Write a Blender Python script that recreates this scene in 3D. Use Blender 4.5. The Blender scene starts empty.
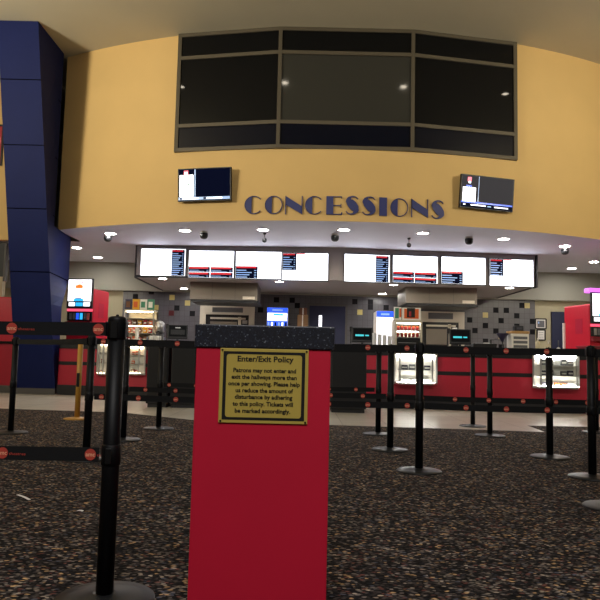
import bpy, bmesh, math, random
from mathutils import Vector, Matrix
random.seed(7)
PI = math.pi
COL = bpy.context.scene.collection

# ------------------------------------------------------------------ camera model (for turning measured pixels into places)
F, HC, SL, H0 = 650.0, .89, .023, 355.8
ROLL = math.atan(SL); PITCH = math.atan((H0-300)/F)
def ray(px, py):
    x = px-300; y = 300-py
    xr = x*math.cos(ROLL)-y*math.sin(ROLL); yr = x*math.sin(ROLL)+y*math.cos(ROLL)
    dy = F*math.cos(PITCH)-yr*math.sin(PITCH); dz = F*math.sin(PITCH)+yr*math.cos(PITCH)
    return xr/dy, dz/dy
def W(px, py, Y):
    a = ray(px, py); return Vector((a[0]*Y, Y, HC+a[1]*Y))
def G(px, py, z=0.0):
    a = ray(px, py); Y = (z-HC)/a[1]; return Vector((a[0]*Y, Y, z))

# ------------------------------------------------------------------ materials
def lin(c):
    def f(v):
        v /= 255.0
        return v/12.92 if v <= .04045 else ((v+.055)/1.055)**2.4
    return (f(c[0]), f(c[1]), f(c[2]), 1)
def mat(name, c, rough=.5, metal=0, emit=None, es=1, noise=0, nscale=8, spec=.5, coat=0, bump=0, bscale=60):
    m = bpy.data.materials.new(name); m.use_nodes = True
    nt = m.node_tree; b = nt.nodes['Principled BSDF']
    b.inputs['Base Color'].default_value = lin(c)
    b.inputs['Roughness'].default_value = rough
    b.inputs['Metallic'].default_value = metal
    b.inputs['Specular IOR Level'].default_value = spec
    b.inputs['Coat Weight'].default_value = coat
    if emit:
        b.inputs['Emission Color'].default_value = lin(emit)
        b.inputs['Emission Strength'].default_value = es
    if noise or bump:
        tc = nt.nodes.new('ShaderNodeTexCoord')
        if noise:
            n = nt.nodes.new('ShaderNodeTexNoise'); n.inputs['Scale'].default_value = nscale; n.inputs['Detail'].default_value = 4
            mx = nt.nodes.new('ShaderNodeMixRGB'); mx.blend_type = 'MULTIPLY'; mx.inputs[0].default_value = noise
            mx.inputs[1].default_value = lin(c)
            nt.links.new(tc.outputs['Object'], n.inputs['Vector'])
            nt.links.new(n.outputs['Fac'], mx.inputs[2]); nt.links.new(mx.outputs[0], b.inputs['Base Color'])
        if bump:
            n2 = nt.nodes.new('ShaderNodeTexNoise'); n2.inputs['Scale'].default_value = bscale
            bp = nt.nodes.new('ShaderNodeBump'); bp.inputs['Strength'].default_value = bump; bp.inputs['Distance'].default_value = .01
            nt.links.new(tc.outputs['Object'], n2.inputs['Vector'])
            nt.links.new(n2.outputs['Fac'], bp.inputs['Height']); nt.links.new(bp.outputs[0], b.inputs['Normal'])
    return m
M = {}
M['yellow'] = mat('painted_yellow', (224,188,122), .75, noise=.12, nscale=1.5)
M['cream'] = mat('cream_paint', (180,172,142), .8, noise=.1, nscale=2)
M['ceil'] = mat('ceiling_paint', (205,196,172), .9, noise=.1, nscale=1.2)
M['soffit'] = mat('soffit_paint', (214,213,226), .7, noise=.1, nscale=2)
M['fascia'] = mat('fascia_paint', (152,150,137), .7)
M['bulk'] = mat('bulkhead_paint', (150,142,138), .55)
M['bulkdark'] = mat('bulkhead_black', (22,22,30), .5)
M['navy'] = mat('navy_panel', (23,33,84), .6, noise=.2, nscale=3, spec=.12)
M['navyjoint'] = mat('navy_joint', (6,7,14), .9, spec=0)
M['navydoor'] = mat('navy_door', (22,30,64), .5)
M['red'] = mat('red_laminate', (176,26,52), .45, noise=.12, nscale=5)
M['podred'] = mat('red_podium_laminate', (218,24,60), .5, noise=.15, nscale=3)
M['machred'] = mat('red_machine', (196,18,46), .4)
M['sideemb'] = mat('machine_emblem_red', (176,26,56), .35)
M['darkred'] = mat('dark_red', (120,14,28), .45)
M['black'] = mat('black_plastic', (13,14,17), .42)
M['post'] = mat('black_powder_coat', (10,11,14), .5, spec=.25)
M['belt'] = mat('black_webbing', (9,10,13), .9, bump=.2, bscale=300)
M['disc'] = mat('grey_disc_metal', (52,54,57), .42, metal=.65)
M['blackcab'] = mat('black_cabinet', (20,21,25), .5, noise=.3, nscale=6)
M['cwork'] = mat('black_worktop', (18,18,22), .25)
M['logo'] = mat('logo_red', (196,72,58), .6)
M['logotext'] = mat('logo_cream', (250,190,150), .6)
M['bronze'] = mat('bronze_frame', (88,80,64), .55, metal=.2)
M['glassblack'] = mat('black_glass', (13,14,16), .04, spec=.25)
M['glassnavy'] = mat('black_navy_glass', (12,15,28), .04, spec=.25)
M['glassblind'] = mat('glass_over_blind', (52,52,48), .08, spec=.5)
M['letter'] = mat('navy_letter', (44,52,112), .45)
M['letteredge'] = mat('letter_edge', (70,52,44), .5)
M['brass'] = mat('brass_plate', (204,180,84), .5, metal=.05)
M['ink'] = mat('black_ink', (14,13,10), .6)
M['screw'] = mat('screw', (60,56,36), .4, metal=.6)
M['steel'] = mat('stainless', (122,114,102), .5, metal=.3, noise=.15, nscale=4)
M['frame'] = mat('cream_metal', (204,196,178), .5)
M['silver'] = mat('silver_metal', (190,190,190), .3, metal=.8)
M['white'] = mat('white_plastic', (232,228,218), .5)
M['paper'] = mat('paper_white', (240,238,232), .8)
M['bpaper'] = mat('bright_paper', (252,252,250), .7)
M['wood'] = mat('light_wood', (196,150,88), .5, noise=.4, nscale=14)
M['oak'] = mat('golden_post', (196,146,60), .45, noise=.25, nscale=20)
M['card'] = mat('cardboard', (140,108,76), .8)
M['teal'] = mat('teal_display', (20,60,60), .4, emit=(60,190,200), es=1.2)
M['lamp'] = mat('lamp_disc', (255,250,240), .5, emit=(255,249,243), es=165)
M['hall_lamp'] = mat('hall_lamp_disc', (255,244,226), .5, emit=(255,240,215), es=30)
M['lampring'] = mat('lamp_ring', (225,222,214), .4)
M['case_light'] = mat('case_light', (255,255,255), .5, emit=(255,250,240), es=75)
M['case_dot'] = mat('small_case_light', (255,255,255), .5, emit=(255,250,240), es=14)
M['dim_light'] = mat('dim_case_light', (255,240,210), .5, emit=(255,232,190), es=14)
M['scrwhite'] = mat('screen_white', (250,250,255), .3, emit=(246,248,255), es=2.0)
M['menuwhite'] = mat('menu_screen_white', (250,250,255), .3, emit=(240,244,255), es=3)
M['regdisp'] = mat('register_display', (17,19,23), .6, spec=.1)
M['scrdark'] = mat('screen_navy', (8,11,26), .8, emit=(16,22,52), es=.3, spec=0)
M['scrred'] = mat('screen_red', (200,30,40), .3, emit=(205,30,44), es=.7)
M['scrblue'] = mat('screen_pale_blue', (120,150,200), .3, emit=(150,185,232), es=.7)
M['scrcyan'] = mat('screen_cyan', (40,160,220), .3, emit=(50,175,235), es=1.2)
M['scrroyal'] = mat('screen_royal_blue', (30,70,210), .3, emit=(40,90,230), es=1.1)
M['scrorange'] = mat('screen_orange', (235,120,40), .3, emit=(240,125,45), es=1.1)
M['scrpink'] = mat('screen_pink', (230,60,90), .3, emit=(235,90,120), es=1.2)
M['scrpurple'] = mat('purple_sign_light', (200,90,210), .3, emit=(205,100,225), es=1.6)
M['scrgrey'] = mat('screen_grey', (50,50,54), .8, emit=(84,82,86), es=.35, spec=0)
M['green'] = mat('green_print', (70,140,110), .6)
M['gold'] = mat('yellow_print', (230,170,40), .6)
M['orange'] = mat('orange_print', (220,100,40), .6)
M['pink'] = mat('pink_print', (214,110,110), .6)
M['cup'] = mat('translucent_cup', (214,216,220), .35)
M['cream_bottle'] = mat('cream_bottle', (214,202,168), .4)
M['brown'] = mat('brown_stock', (110,70,46), .6)
M['goods_red'] = mat('goods_red', (170,40,50), .5)
M['goods_dark'] = mat('goods_dark', (52,46,70), .5)
M['greyplastic'] = mat('grey_plastic', (104,104,108), .45)
M['kick'] = mat('kick_board', (26,26,30), .6)
M['greytrim'] = mat('grey_base_trim', (84,82,80), .6)
M['tileblack'] = mat('accent_tile_black', (14,14,20), .6, spec=.2)
M['tileyellow'] = mat('accent_tile_yellow', (196,180,110), .35)
M['tilered'] = mat('accent_tile_red', (92,34,34), .35)

def glass_mat():
    m = bpy.data.materials.new('clear_glass'); m.use_nodes = True; nt = m.node_tree
    for n in list(nt.nodes): nt.nodes.remove(n)
    o = nt.nodes.new('ShaderNodeOutputMaterial'); t = nt.nodes.new('ShaderNodeBsdfTransparent')
    t.inputs[0].default_value = (.93,.95,.95,1)
    g = nt.nodes.new('ShaderNodeBsdfGlossy'); g.inputs['Roughness'].default_value = .05
    mx = nt.nodes.new('ShaderNodeMixShader'); fr = nt.nodes.new('ShaderNodeFresnel'); fr.inputs[0].default_value = 1.3
    nt.links.new(fr.outputs[0], mx.inputs[0]); nt.links.new(t.outputs[0], mx.inputs[1]); nt.links.new(g.outputs[0], mx.inputs[2])
    nt.links.new(mx.outputs[0], o.inputs[0]); return m
M['glass'] = glass_mat()

def carpet_mat():
    m = bpy.data.materials.new('flecked_carpet'); m.use_nodes = True; nt = m.node_tree; N = nt.nodes; L = nt.links
    b = N['Principled BSDF']; b.inputs['Roughness'].default_value = .95; b.inputs['Specular IOR Level'].default_value = .15
    tc = N.new('ShaderNodeTexCoord')
    mp = N.new('ShaderNodeMapping'); mp.inputs['Rotation'].default_value = (0,0,.5); mp.inputs['Scale'].default_value = (1,1.5,1)
    L.new(tc.outputs['Object'], mp.inputs[0])
    # wobble the lookup a little so cells look like short flecks of yarn
    nz = N.new('ShaderNodeTexNoise'); nz.inputs['Scale'].default_value = 30; L.new(mp.outputs[0], nz.inputs['Vector'])
    ad = N.new('ShaderNodeMixRGB'); ad.blend_type = 'ADD'; ad.inputs[0].default_value = .018
    L.new(mp.outputs[0], ad.inputs[1]); L.new(nz.outputs['Color'], ad.inputs[2])
    v = N.new('ShaderNodeTexVoronoi'); v.inputs['Scale'].default_value = 54; v.inputs['Randomness'].default_value = 1
    L.new(ad.outputs[0], v.inputs['Vector'])
    sp = N.new('ShaderNodeSeparateColor'); L.new(v.outputs['Color'], sp.inputs[0])
    cr = N.new('ShaderNodeValToRGB'); cr.color_ramp.interpolation = 'CONSTANT'
    e = cr.color_ramp.elements
    e[0].position = 0; e[0].color = lin((26,24,26))
    e[1].position = .30; e[1].color = lin((54,48,47))
    for p, c in ((.44,(84,76,73)), (.58,(34,34,40)), (.68,(124,116,110)), (.80,(112,72,64)), (.86,(170,156,140)), (.92,(84,88,102)), (.955,(196,160,114))):
        x = e.new(p); x.color = lin(c)
    L.new(sp.outputs[0], cr.inputs[0])
    # dark gaps between flecks
    dr = N.new('ShaderNodeValToRGB'); dr.color_ramp.elements[0].position = .35; dr.color_ramp.elements[1].position = .75
    dr.color_ramp.elements[0].color = (1,1,1,1); dr.color_ramp.elements[1].color = (.12,.12,.12,1)
    L.new(v.outputs['Distance'], dr.inputs[0])
    mu = N.new('ShaderNodeMixRGB'); mu.blend_type = 'MULTIPLY'; mu.inputs[0].default_value = 1
    L.new(cr.outputs[0], mu.inputs[1]); L.new(dr.outputs[0], mu.inputs[2])
    # broad woven pattern: rows of lighter yarn clumps
    v2 = N.new('ShaderNodeTexVoronoi'); v2.inputs['Scale'].default_value = 9; L.new(mp.outputs[0], v2.inputs['Vector'])
    r2 = N.new('ShaderNodeValToRGB'); r2.color_ramp.elements[0].color = (1.5,1.5,1.5,1); r2.color_ramp.elements[1].color = (.75,.75,.75,1)
    r2.color_ramp.elements[0].position = .15; r2.color_ramp.elements[1].position = .6
    L.new(v2.outputs['Distance'], r2.inputs[0])
    m2 = N.new('ShaderNodeMixRGB'); m2.blend_type = 'MULTIPLY'; m2.inputs[0].default_value = 1
    L.new(mu.outputs[0], m2.inputs[1]); L.new(r2.outputs[0], m2.inputs[2]); L.new(m2.outputs[0], b.inputs['Base Color'])
    bp = N.new('ShaderNodeBump'); bp.inputs['Strength'].default_value = .4; bp.inputs['Distance'].default_value = .004
    L.new(dr.outputs[0], bp.inputs['Height']); L.new(bp.outputs[0], b.inputs['Normal'])
    return m
M['carpet'] = carpet_mat()

def grid_mat(name, c, c2, w, h, mortar, rough=.3, noise=.2):
    m = bpy.data.materials.new(name); m.use_nodes = True; nt = m.node_tree; N = nt.nodes; L = nt.links
    b = N['Principled BSDF']; b.inputs['Roughness'].default_value = rough
    tc = N.new('ShaderNodeTexCoord'); mp = N.new('ShaderNodeMapping')
    if name.startswith('wall'): mp.inputs['Rotation'].default_value = (PI/2,0,0)
    L.new(tc.outputs['Object'], mp.inputs[0])
    br = N.new('ShaderNodeTexBrick'); br.offset = 0; br.inputs['Scale'].default_value = 1
    br.inputs['Brick Width'].default_value = w; br.inputs['Row Height'].default_value = h; br.inputs['Mortar Size'].default_value = mortar
    br.inputs['Color1'].default_value = lin(c); br.inputs['Color2'].default_value = lin([v*.93 for v in c]); br.inputs['Mortar'].default_value = lin(c2)
    L.new(mp.outputs[0], br.inputs['Vector'])
    n = N.new('ShaderNodeTexNoise'); n.inputs['Scale'].default_value = 3; n.inputs['Detail'].default_value = 5; L.new(tc.outputs['Object'], n.inputs['Vector'])
    mx = N.new('ShaderNodeMixRGB'); mx.blend_type = 'MULTIPLY'; mx.inputs[0].default_value = noise
    L.new(br.outputs['Color'], mx.inputs[1]); L.new(n.outputs['Fac'], mx.inputs[2]); L.new(mx.outputs[0], b.inputs['Base Color'])
    return m
M['floortile'] = grid_mat('floor_tile_stone', (226,220,208), (168,162,152), .6, .6, .006, .28, .3)
M['walltile'] = grid_mat('wall_tile_grey', (94,93,99), (70,69,73), .15, .15, .004, .35, .2)

def granite():
    m = bpy.data.materials.new('speckled_granite'); m.use_nodes = True; nt = m.node_tree; N = nt.nodes; L = nt.links
    b = N['Principled BSDF']; b.inputs['Roughness'].default_value = .45
    tc = N.new('ShaderNodeTexCoord'); v = N.new('ShaderNodeTexVoronoi'); v.inputs['Scale'].default_value = 260; L.new(tc.outputs['Object'], v.inputs['Vector'])
    sp = N.new('ShaderNodeSeparateColor'); L.new(v.outputs['Color'], sp.inputs[0])
    cr = N.new('ShaderNodeValToRGB'); cr.color_ramp.interpolation = 'CONSTANT'; e = cr.color_ramp.elements
    e[0].color = lin((26,29,40)); e[1].position = .55; e[1].color = lin((36,40,54))
    for p, c in ((.8,(20,22,30)), (.93,(66,72,86)), (.975,(120,126,136))):
        x = e.new(p); x.color = lin(c)
    L.new(sp.outputs[0], cr.inputs[0]); L.new(cr.outputs[0], b.inputs['Base Color']); return m
M['granite'] = granite()

# ------------------------------------------------------------------ mesh helpers
class MB:
    """collects shapes into one mesh, with one or several materials"""
    def __init__(s): s.bm = bmesh.new(); s.mats = []
    def mi(s, m):
        if m is None: return 0
        if m not in s.mats: s.mats.append(m)
        return s.mats.index(m)
    def quad(s, pts, m=None):
        f = s.bm.faces.new([s.bm.verts.new(p) for p in pts]); f.material_index = s.mi(m); return f
    def box(s, c, d, m=None, rz=0, bev=0, rx=0):
        mtx = Matrix.Translation(c) @ Matrix.Rotation(rz,4,'Z') @ Matrix.Rotation(rx,4,'X')
        r = bmesh.ops.create_cube(s.bm, size=1, matrix=mtx @ Matrix.Diagonal((*d,1)))
        fs = list({f for v in r['verts'] for f in v.link_faces})
        i = s.mi(m)
        if bev:
            es = list({e for f in fs for e in f.edges})
            rr = bmesh.ops.bevel(s.bm, geom=es, offset=bev, segments=2, profile=.5, affect='EDGES')
            fs = list({f for v in rr['verts'] for f in v.link_faces} | set(f for f in fs if f.is_valid))
        for f in fs:
            if f.is_valid: f.material_index = i
    def bb(s, a, b, m=None, bev=0):
        s.box([(a[i]+b[i])/2 for i in range(3)], [abs(b[i]-a[i]) for i in range(3)], m, bev=bev)
    def prism(s, poly, z0, z1, m=None):   # poly in xy
        n = len(poly); i = s.mi(m)
        lo = [s.bm.verts.new((p[0],p[1],z0)) for p in poly]; hi = [s.bm.verts.new((p[0],p[1],z1)) for p in poly]
        for f in ([s.bm.faces.new(lo[::-1]), s.bm.faces.new(hi)] + [s.bm.faces.new((lo[k],lo[(k+1)%n],hi[(k+1)%n],hi[k])) for k in range(n)]): f.material_index = i
    def lathe(s, prof, m=None, seg=28, c=(0,0,0), axis='Z', smooth=True):
        i = s.mi(m); rings = []
        for (r, z) in prof:
            ring = []
            for k in range(seg):
                a = 2*PI*k/seg
                p = (r*math.cos(a), r*math.sin(a), z)
                if axis == 'Y': p = (p[0], p[2], p[1])
                ring.append(s.bm.verts.new((p[0]+c[0], p[1]+c[1], p[2]+c[2])))
            rings.append(ring)
        for a, b in zip(rings, rings[1:]):
            for k in range(seg):
                f = s.bm.faces.new((a[k], a[(k+1)%seg], b[(k+1)%seg], b[k])); f.material_index = i; f.smooth = smooth
        for ring in (rings[0], rings[-1]):
            f = s.bm.faces.new(ring); f.material_index = i
    def strip(s, outer, inner, y0, y1, m=None):  # flat closed band in xz, between two open point lists
        pass
    def build(s, name, m=None, parent=None, loc=None, rz=0, nofix=False):
        if not nofix: bmesh.ops.recalc_face_normals(s.bm, faces=s.bm.faces)
        me = bpy.data.meshes.new(name); s.bm.to_mesh(me); s.bm.free()
        if s.mats and s.mats != [None]:
            for x in s.mats: me.materials.append(M[x] if isinstance(x, str) else (x or M[m]))
        else: me.materials.append(M[m])
        o = bpy.data.objects.new(name, me); COL.objects.link(o)
        if parent: o.parent = parent
        if loc is not None: o.location = loc
        o.rotation_euler[2] = rz
        return o
def tag(o, label, cat, group=None):
    o['label'] = label; o['category'] = cat
    if group: o['group'] = group
    return o
def thing(name, label, cat, loc=(0,0,0), rz=0, group=None):
    o = bpy.data.objects.new(name, None); COL.objects.link(o); o.location = loc; o.rotation_euler[2] = rz; o.empty_display_size = .1
    return tag(o, label, cat, group)
def struct(o): o['kind'] = 'structure'; return o
def dup(root, label, group=None):
    r = root.copy(); COL.objects.link(r); r['label'] = label
    if group: r['group'] = group
    for ch in list(root.children):
        c = ch.copy(); COL.objects.link(c); c.parent = r
        for g in ch.children:
            d = g.copy(); COL.objects.link(d); d.parent = c
    return r
def text_mesh(body, size, mname, width=None, bold=0, ext=.0008, align='CENTER'):
    cu = bpy.data.curves.new('txt', 'FONT'); cu.body = body; cu.size = size; cu.extrude = ext; cu.offset = bold
    cu.align_x = align; cu.align_y = 'CENTER'; cu.resolution_u = 3
    o = bpy.data.objects.new('txt', cu); COL.objects.link(o)
    bpy.context.view_layer.update()
    me = bpy.data.meshes.new_from_object(o.evaluated_get(bpy.context.evaluated_depsgraph_get()))
    bpy.data.objects.remove(o); bpy.data.curves.remove(cu)
    me.materials.clear(); me.materials.append(M[mname])
    me.transform(Matrix.Rotation(PI/2,4,'X'))
    if width:
        xs = [v.co.x for v in me.vertices]; k = width/(max(xs)-min(xs)); me.transform(Matrix.Diagonal((k,1,1,1)))
    return me
def mesh_into(mb, me, mname, off=(0,0,0)):
    me.transform(Matrix.Translation(off)); n = len(mb.bm.faces); mb.bm.from_mesh(me); mb.bm.faces.ensure_lookup_table()
    i = mb.mi(mname)
    for f in mb.bm.faces[n:]: f.material_index = i

# ------------------------------------------------------------------ setting
ZC, ZS, ZB = 7.22, 3.43, 2.66      # hall ceiling, lower ceiling over the counter, underside of the menu bulkhead
YB = 18.6                           # back wall
XL, XR = -13.0, 13.0
WC, WR = (.8, 24.36), 12.3          # the curved yellow wall
def wy(X): return WC[1]-math.sqrt(WR*WR-(X-WC[0])**2)
def wang(X): return math.asin((X-WC[0])/WR)     # turn of the wall's face at X

# carpet / tile edge on the floor
edge = [(-9,11.0),(-4.42,9.86),(-2.56,9.66),(-1.42,8.84),(.43,8.59),(2.09,8.46),(3.14,8.34),(3.19,9.12),(4.21,9.14),(9,9.6),(XR,10.2)]
edge = [(XL,11.6)] + edge
b = MB(); b.quad([(XL,-7,0),(XR,-7,0)] + [(x,y,0) for x,y in reversed(edge)]); struct(b.build('floor','carpet'))
b = MB(); b.quad([(x,y,0) for x,y in edge] + [(XR,YB,0),(XL,YB,0)]); struct(b.build('floor','floortile'))
b = MB(); b.quad([(XL,-7,ZC),(XR,-7,ZC),(XR,YB,ZC),(XL,YB,ZC)]); struct(b.build('ceiling','ceil'))
# lower ceiling following the arc
XW0, XW1 = -5.16, 9.6
arc = sorted([(XW0+(XW1-XW0)*k/60) for k in range(61)]+[-2.5,4.17])
b = MB(); b.quad([(XL,15,ZS),(XW0,15,ZS)] + [(x,wy(x),ZS) for x in arc] + [(XR,wy(XW1),ZS),(XR,YB,ZS),(XL,YB,ZS)]); struct(b.build('ceiling','soffit'))
# curved yellow wall: outer skin with the window opening, closed behind
b = MB()
for i in range(len(arc)-1):
    x0, x1 = arc[i], arc[i+1]
    ztop = 4.85 if -2.51 < (x0+x1)/2 < 4.18 else ZC
    b.quad([(x0,wy(x0),ZS),(x1,wy(x1),ZS),(x1,wy(x1),ztop),(x0,wy(x0),ztop)])
    b.quad([(x0,wy(x0)+.25,ZS),(x1,wy(x1)+.25,ZS),(x1,wy(x1)+.25,ZC),(x0,wy(x0)+.25,ZC)])
bmesh.ops.remove_doubles(b.bm, verts=b.bm.verts, dist=1e-5)
o = b.build('wall_front','yellow'); struct(o)
for p in o.data.polygons: p.use_smooth = abs(p.normal.z) < .5
b = MB(); b.bb((XW1,wy(XW1),ZS),(XR,wy(XW1)+.25,ZC)); struct(b.build('wall_front','yellow'))
b = MB(); b.bb((XL,15,ZS),(-5.92,15.2,ZC)); struct(b.build('wall_front_left','yellow'))
# back wall
b = MB(); b.bb((XL,YB,0),(-5.08,YB+.15,ZC)); struct(b.build('wall_back','cream'))
b = MB(); b.bb((6.75,YB,0),(XR,YB+.15,ZC)); struct(b.build('wall_back','cream'))
b = MB(); b.bb((-5.08,YB,0),(6.75,YB+.15,ZC),'walltile')
def accent(px, py, m):
    p = W(px, py, YB); x = round((p.x-.075)/.15)*.15+.075; z = round((p.z-.075)/.15)*.15+.075
    b.bb((x-.074,YB-.008,z-.074),(x+.074,YB+.002,z+.074), m)
for px, py in ((470.7,320),(483,324.4),(475,332.4),(495.3,312.7),(507.7,309),(503.6,321),(516,317.3),(495.3,329),(516,328.7),(483,340.4),(499.5,345.6),(519.7,305.3),
               (274.4,301.6),(290.7,298),(294.7,306.3),(262.5,309.3),(352.3,304),(368,300),(384.4,305),(372,308.6),(150,294),(133.8,297),(177.7,307),(193.8,315.6),(530,333),(530,322)):
    accent(px, py, 'tileblack')
for px, py in ((487,316.4),(503,337),(153.7,305.8),(185.9,303),(174.7,296),(359,313),(526,308)): accent(px, py, 'tileyellow')
accent(169.5,311,'tilered')
struct(b.build('wall_back'))
b = MB(); b.bb((XL,-7.15,0),(XR,-7,ZC)); struct(b.build('wall_rear','cream'))
b = MB(); b.bb((XL-.15,-7,0),(XL,YB,ZC)); struct(b.build('wall_left','cream'))
b = MB(); b.bb((XR,-7,0),(XR+.15,YB,ZC)); struct(b.build('wall_right','cream'))
# white fascia over the serving area
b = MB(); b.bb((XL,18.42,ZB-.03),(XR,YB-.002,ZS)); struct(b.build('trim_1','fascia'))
# menu bulkhead, two runs meeting in a shallow angle
BL, BMx, BR = (-3.9,15.32), (.9,15.02), (5.62,15.46)
b = MB()
b.prism([BL, BMx, BR, (5.55,18.41), (-3.9,18.41)], ZB, ZS, 'bulk')
o = b.build('trim_2'); struct(o)
# dark edge strips of the bulkhead
b = MB()
def strip_along(p, q, z0, z1, off, th, m):
    p = Vector(p); q = Vector(q); t = (q-p).normalized(); n = Vector((t.y,-t.x))
    a = p+n*off; c = q+n*off; d = c+n*th; e = a+n*th
    b.prism([a,c,d,e], z0, z1, m)
strip_along(BL, (-.0,15.02+.9*.0625), ZB-.01, ZB+.05, .002, .02, 'bulkdark')
b.bb((BL[0]-.03,15.28,ZB-.02),(BL[0]-.002,15.5,ZS-.01),'bulkdark')
b.bb((BL[0]-.03,15.5,ZB-.02),(BL[0]-.002,18.4,ZB+.03),'bulkdark')
b.bb((BR[0]+.002,15.38,ZB-.02),(BR[0]+.04,15.62,ZS-.01),'bulkdark')
b.bb((BR[0]-.04,15.62,ZB-.02),(BR[0]-.005,18.4,ZB-.002),'bulkdark')
struct(b.build('trim_3'))

# black window band in the curved wall
wv = [-2.50, -.49, 2.07, 4.17]
zt = [4.87, 5.33, 6.71, 7.18]
win = struct(bpy.data.objects.new('window_1', None)); COL.objects.link(win)
b = MB(); zz = [zt[0]-.02, zt[1], zt[2], zt[3]]
vp = [Vector((x, wy(x)-.03)) for x in wv]
def bar(p, q, z, w, m='bronze'):
    t = (q-p).normalized(); n = Vector((t.y,-t.x)); b.prism([p-n*.06, q-n*.06, q+n*.05, p+n*.05], z-w, z+w, m)
for i in range(3):
    for z in zz: bar(vp[i], vp[i+1], z, .035)
for v in vp: b.bb((v.x-.035,v.y-.055,zz[0]-.035),(v.x+.035,v.y+.05,zz[3]+.03),'bronze')
b.build('window_frame', None, win)
for v in (vp[0], vp[-1]): pass
for i in range(3):
    for r in range(3):
        b = MB(); p, q = vp[i], vp[i+1]; t = (q-p).normalized(); n = Vector((t.y,-t.x))
        p2 = p+t*.03; q2 = q-t*.03
        b.prism([p2+n*.0, q2+n*.0, q2+n*.02, p2+n*.02], zz[r]+.03, zz[r+1]-.03, 'glassblind' if (i,r)==(1,1) else ('glassnavy' if r==0 else 'glassblack'))
        b.build('window_pane', None, win)

# doors in the back wall
def back_door(n, x0, x1, ztop, slit=None):
    d = struct(bpy.data.objects.new(n, None)); COL.objects.link(d)
    b = MB(); b.bb((x0,YB-.05,0),(x1,YB-.006,ztop),'navydoor'); b.build('door_panel', None, d)
    b = MB(); b.bb((x0-.06,YB-.07,0),(x0,YB-.006,ztop+.06)); b.bb((x1,YB-.07,0),(x1+.06,YB-.006,ztop+.06)); b.bb((x0,YB-.07,ztop),(x1,YB-.006,ztop+.06)); b.build('door_frame','greytrim' if slit else 'navydoor', d)
    if slit:
        b = MB(); b.bb((slit[0],YB-.056,slit[1]),(slit[2],YB-.051,slit[3]),'scrwhite'); b.build('door_window', None, d)
    b = MB(); b.box((x1-.1,YB-.08,1.05),(.12,.03,.03),'silver'); b.build('door_handle', None, d)
xa = W(309,330,YB).x; xb = W(345,330,YB).x
back_door('door_1', xa, xb, W(320,306,YB).z, (W(318.8,320,YB).x, W(320,329,YB).z, W(321.8,320,YB).x, W(320,315.5,YB).z))
back_door('door_2', W(553,330,YB).x, W(566,330,YB).x, W(555,314,YB).z)

# ------------------------------------------------------------------ blue panelled pylon on the left
def lerp(a, b, t): return a+(b-a)*t
def fr(z): return Vector((-4.88-.30*z/7.15, 13.2-.157*z, z))
lv = [0,.0001,2.43/2,2.43,3.0,3.42,3.43,3.66,4.88,6.12,7.14]
seams = [1.22,2.43,3.66,4.88,6.12]
def sec(z):
    f = fr(z)
    if z > 3.425: br = (-5.17, 13.42); bl = (-5.9,14.97)
    else:
        yb = 13.5 if z < 1.8 else (lerp(13.5,14.5,(z-1.8)/.7) if z < 2.5 else 14.5)
        br = (lerp(-4.93,-5.2,(yb-13.4)/1.1), yb); bl = (f.x-.82, yb)
    return [Vector((f.x-.79,f.y,z)), Vector((f.x,f.y,z)), Vector((br[0],br[1],z)), Vector((bl[0],bl[1],z))]
pyl = thing('pylon', 'tall leaning navy blue panelled pylon rising to the ceiling at left', 'pylon', (0,0,0))
b = MB()
zs = [.12,.6,1.2,1.22,1.8,2.42,2.5,3.42]
def loft(zs, m):
    prev = None; rings = []
    for z in zs: rings.append([b.bm.verts.new(p) for p in sec(z)])
    for a, c in zip(rings, rings[1:]):
        for k in range(4): b.bm.faces.new((a[k],a[(k+1)%4],c[(k+1)%4],c[k])).material_index = b.mi(m)
    b.bm.faces.new(rings[0]); b.bm.faces.new(rings[-1])
loft([.12,.6,1.2,1.8,2.0,2.2,2.5,3.4249],'navy'); loft([3.4251,4.5,5.5,7.215],'navy')
b.build('cladding', None, pyl)
for z in seams:
    b = MB(); p = sec(z); e = .004
    b.bb((p[0].x+.002, p[0].y-.003, z-.009),(p[1].x-.001, p[1].y+.01, z+.009),'navyjoint')
    q = [p[1]+Vector((.001,-.004,-.01)), p[2]+Vector((.006,0,-.01)), p[2]+Vector((.006,0,.01)), p[1]+Vector((.001,-.004,.01))]
    b.quad([v+Vector((0,0,0)) for v in q],'navyjoint')
    b.build('joint', None, pyl)
b = MB(); b.prism([(v.x,v.y) for v in [sec(.06)[0]+Vector((-.0,-.02,0)),sec(.06)[1]+Vector((0,-.02,0)),sec(.06)[2],sec(.06)[3]]],0,.12,'greytrim'); b.build('base_trim', None, pyl)

# ------------------------------------------------------------------ counter
CP = [(-4.86,13.24),(-3.4,12.95),(-1.9,12.6),(-.4,12.27),(1.5,11.93),(2.6,11.81),(4,11.74),(5.4,11.71),(8,11.85)]
def cy(X):
    for (a,b_),(c,d) in zip(CP, CP[1:]):
        if X <= c: return b_+(d-b_)*(X-a)/(c-a)
    return CP[-1][1]
def run(b, o0, o1, z0, z1, m, pts=CP):
    for (a,y0),(c,y1) in zip(pts, pts[1:]):
        b.prism([(a,y0+o0),(c,y1+o0),(c,y1+o1),(a,y0+o1)], z0, z1, m)
ct = thing('concession_counter', 'long red concession counter with black stripe and black kick board', 'counter')
b = MB(); run(b,0,.6,.2,.93,'red'); b.build('front_panel',None,ct)
b = MB(); run(b,-.008,.02,.60,.67,'black'); b.build('stripe',None,ct)
b = MB(); run(b,-.03,.5,0,.2,'kick'); b.build('kick_board',None,ct)
b = MB(); run(b,-.02,.6,.93,1.02,'black'); b.build('top_rail',None,ct)
b = MB(); run(b,-.05,.8,1.021,1.07,'cwork'); tag(b.build('worktop'),'glossy black worktop running along the whole red concession counter','worktop')
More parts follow.
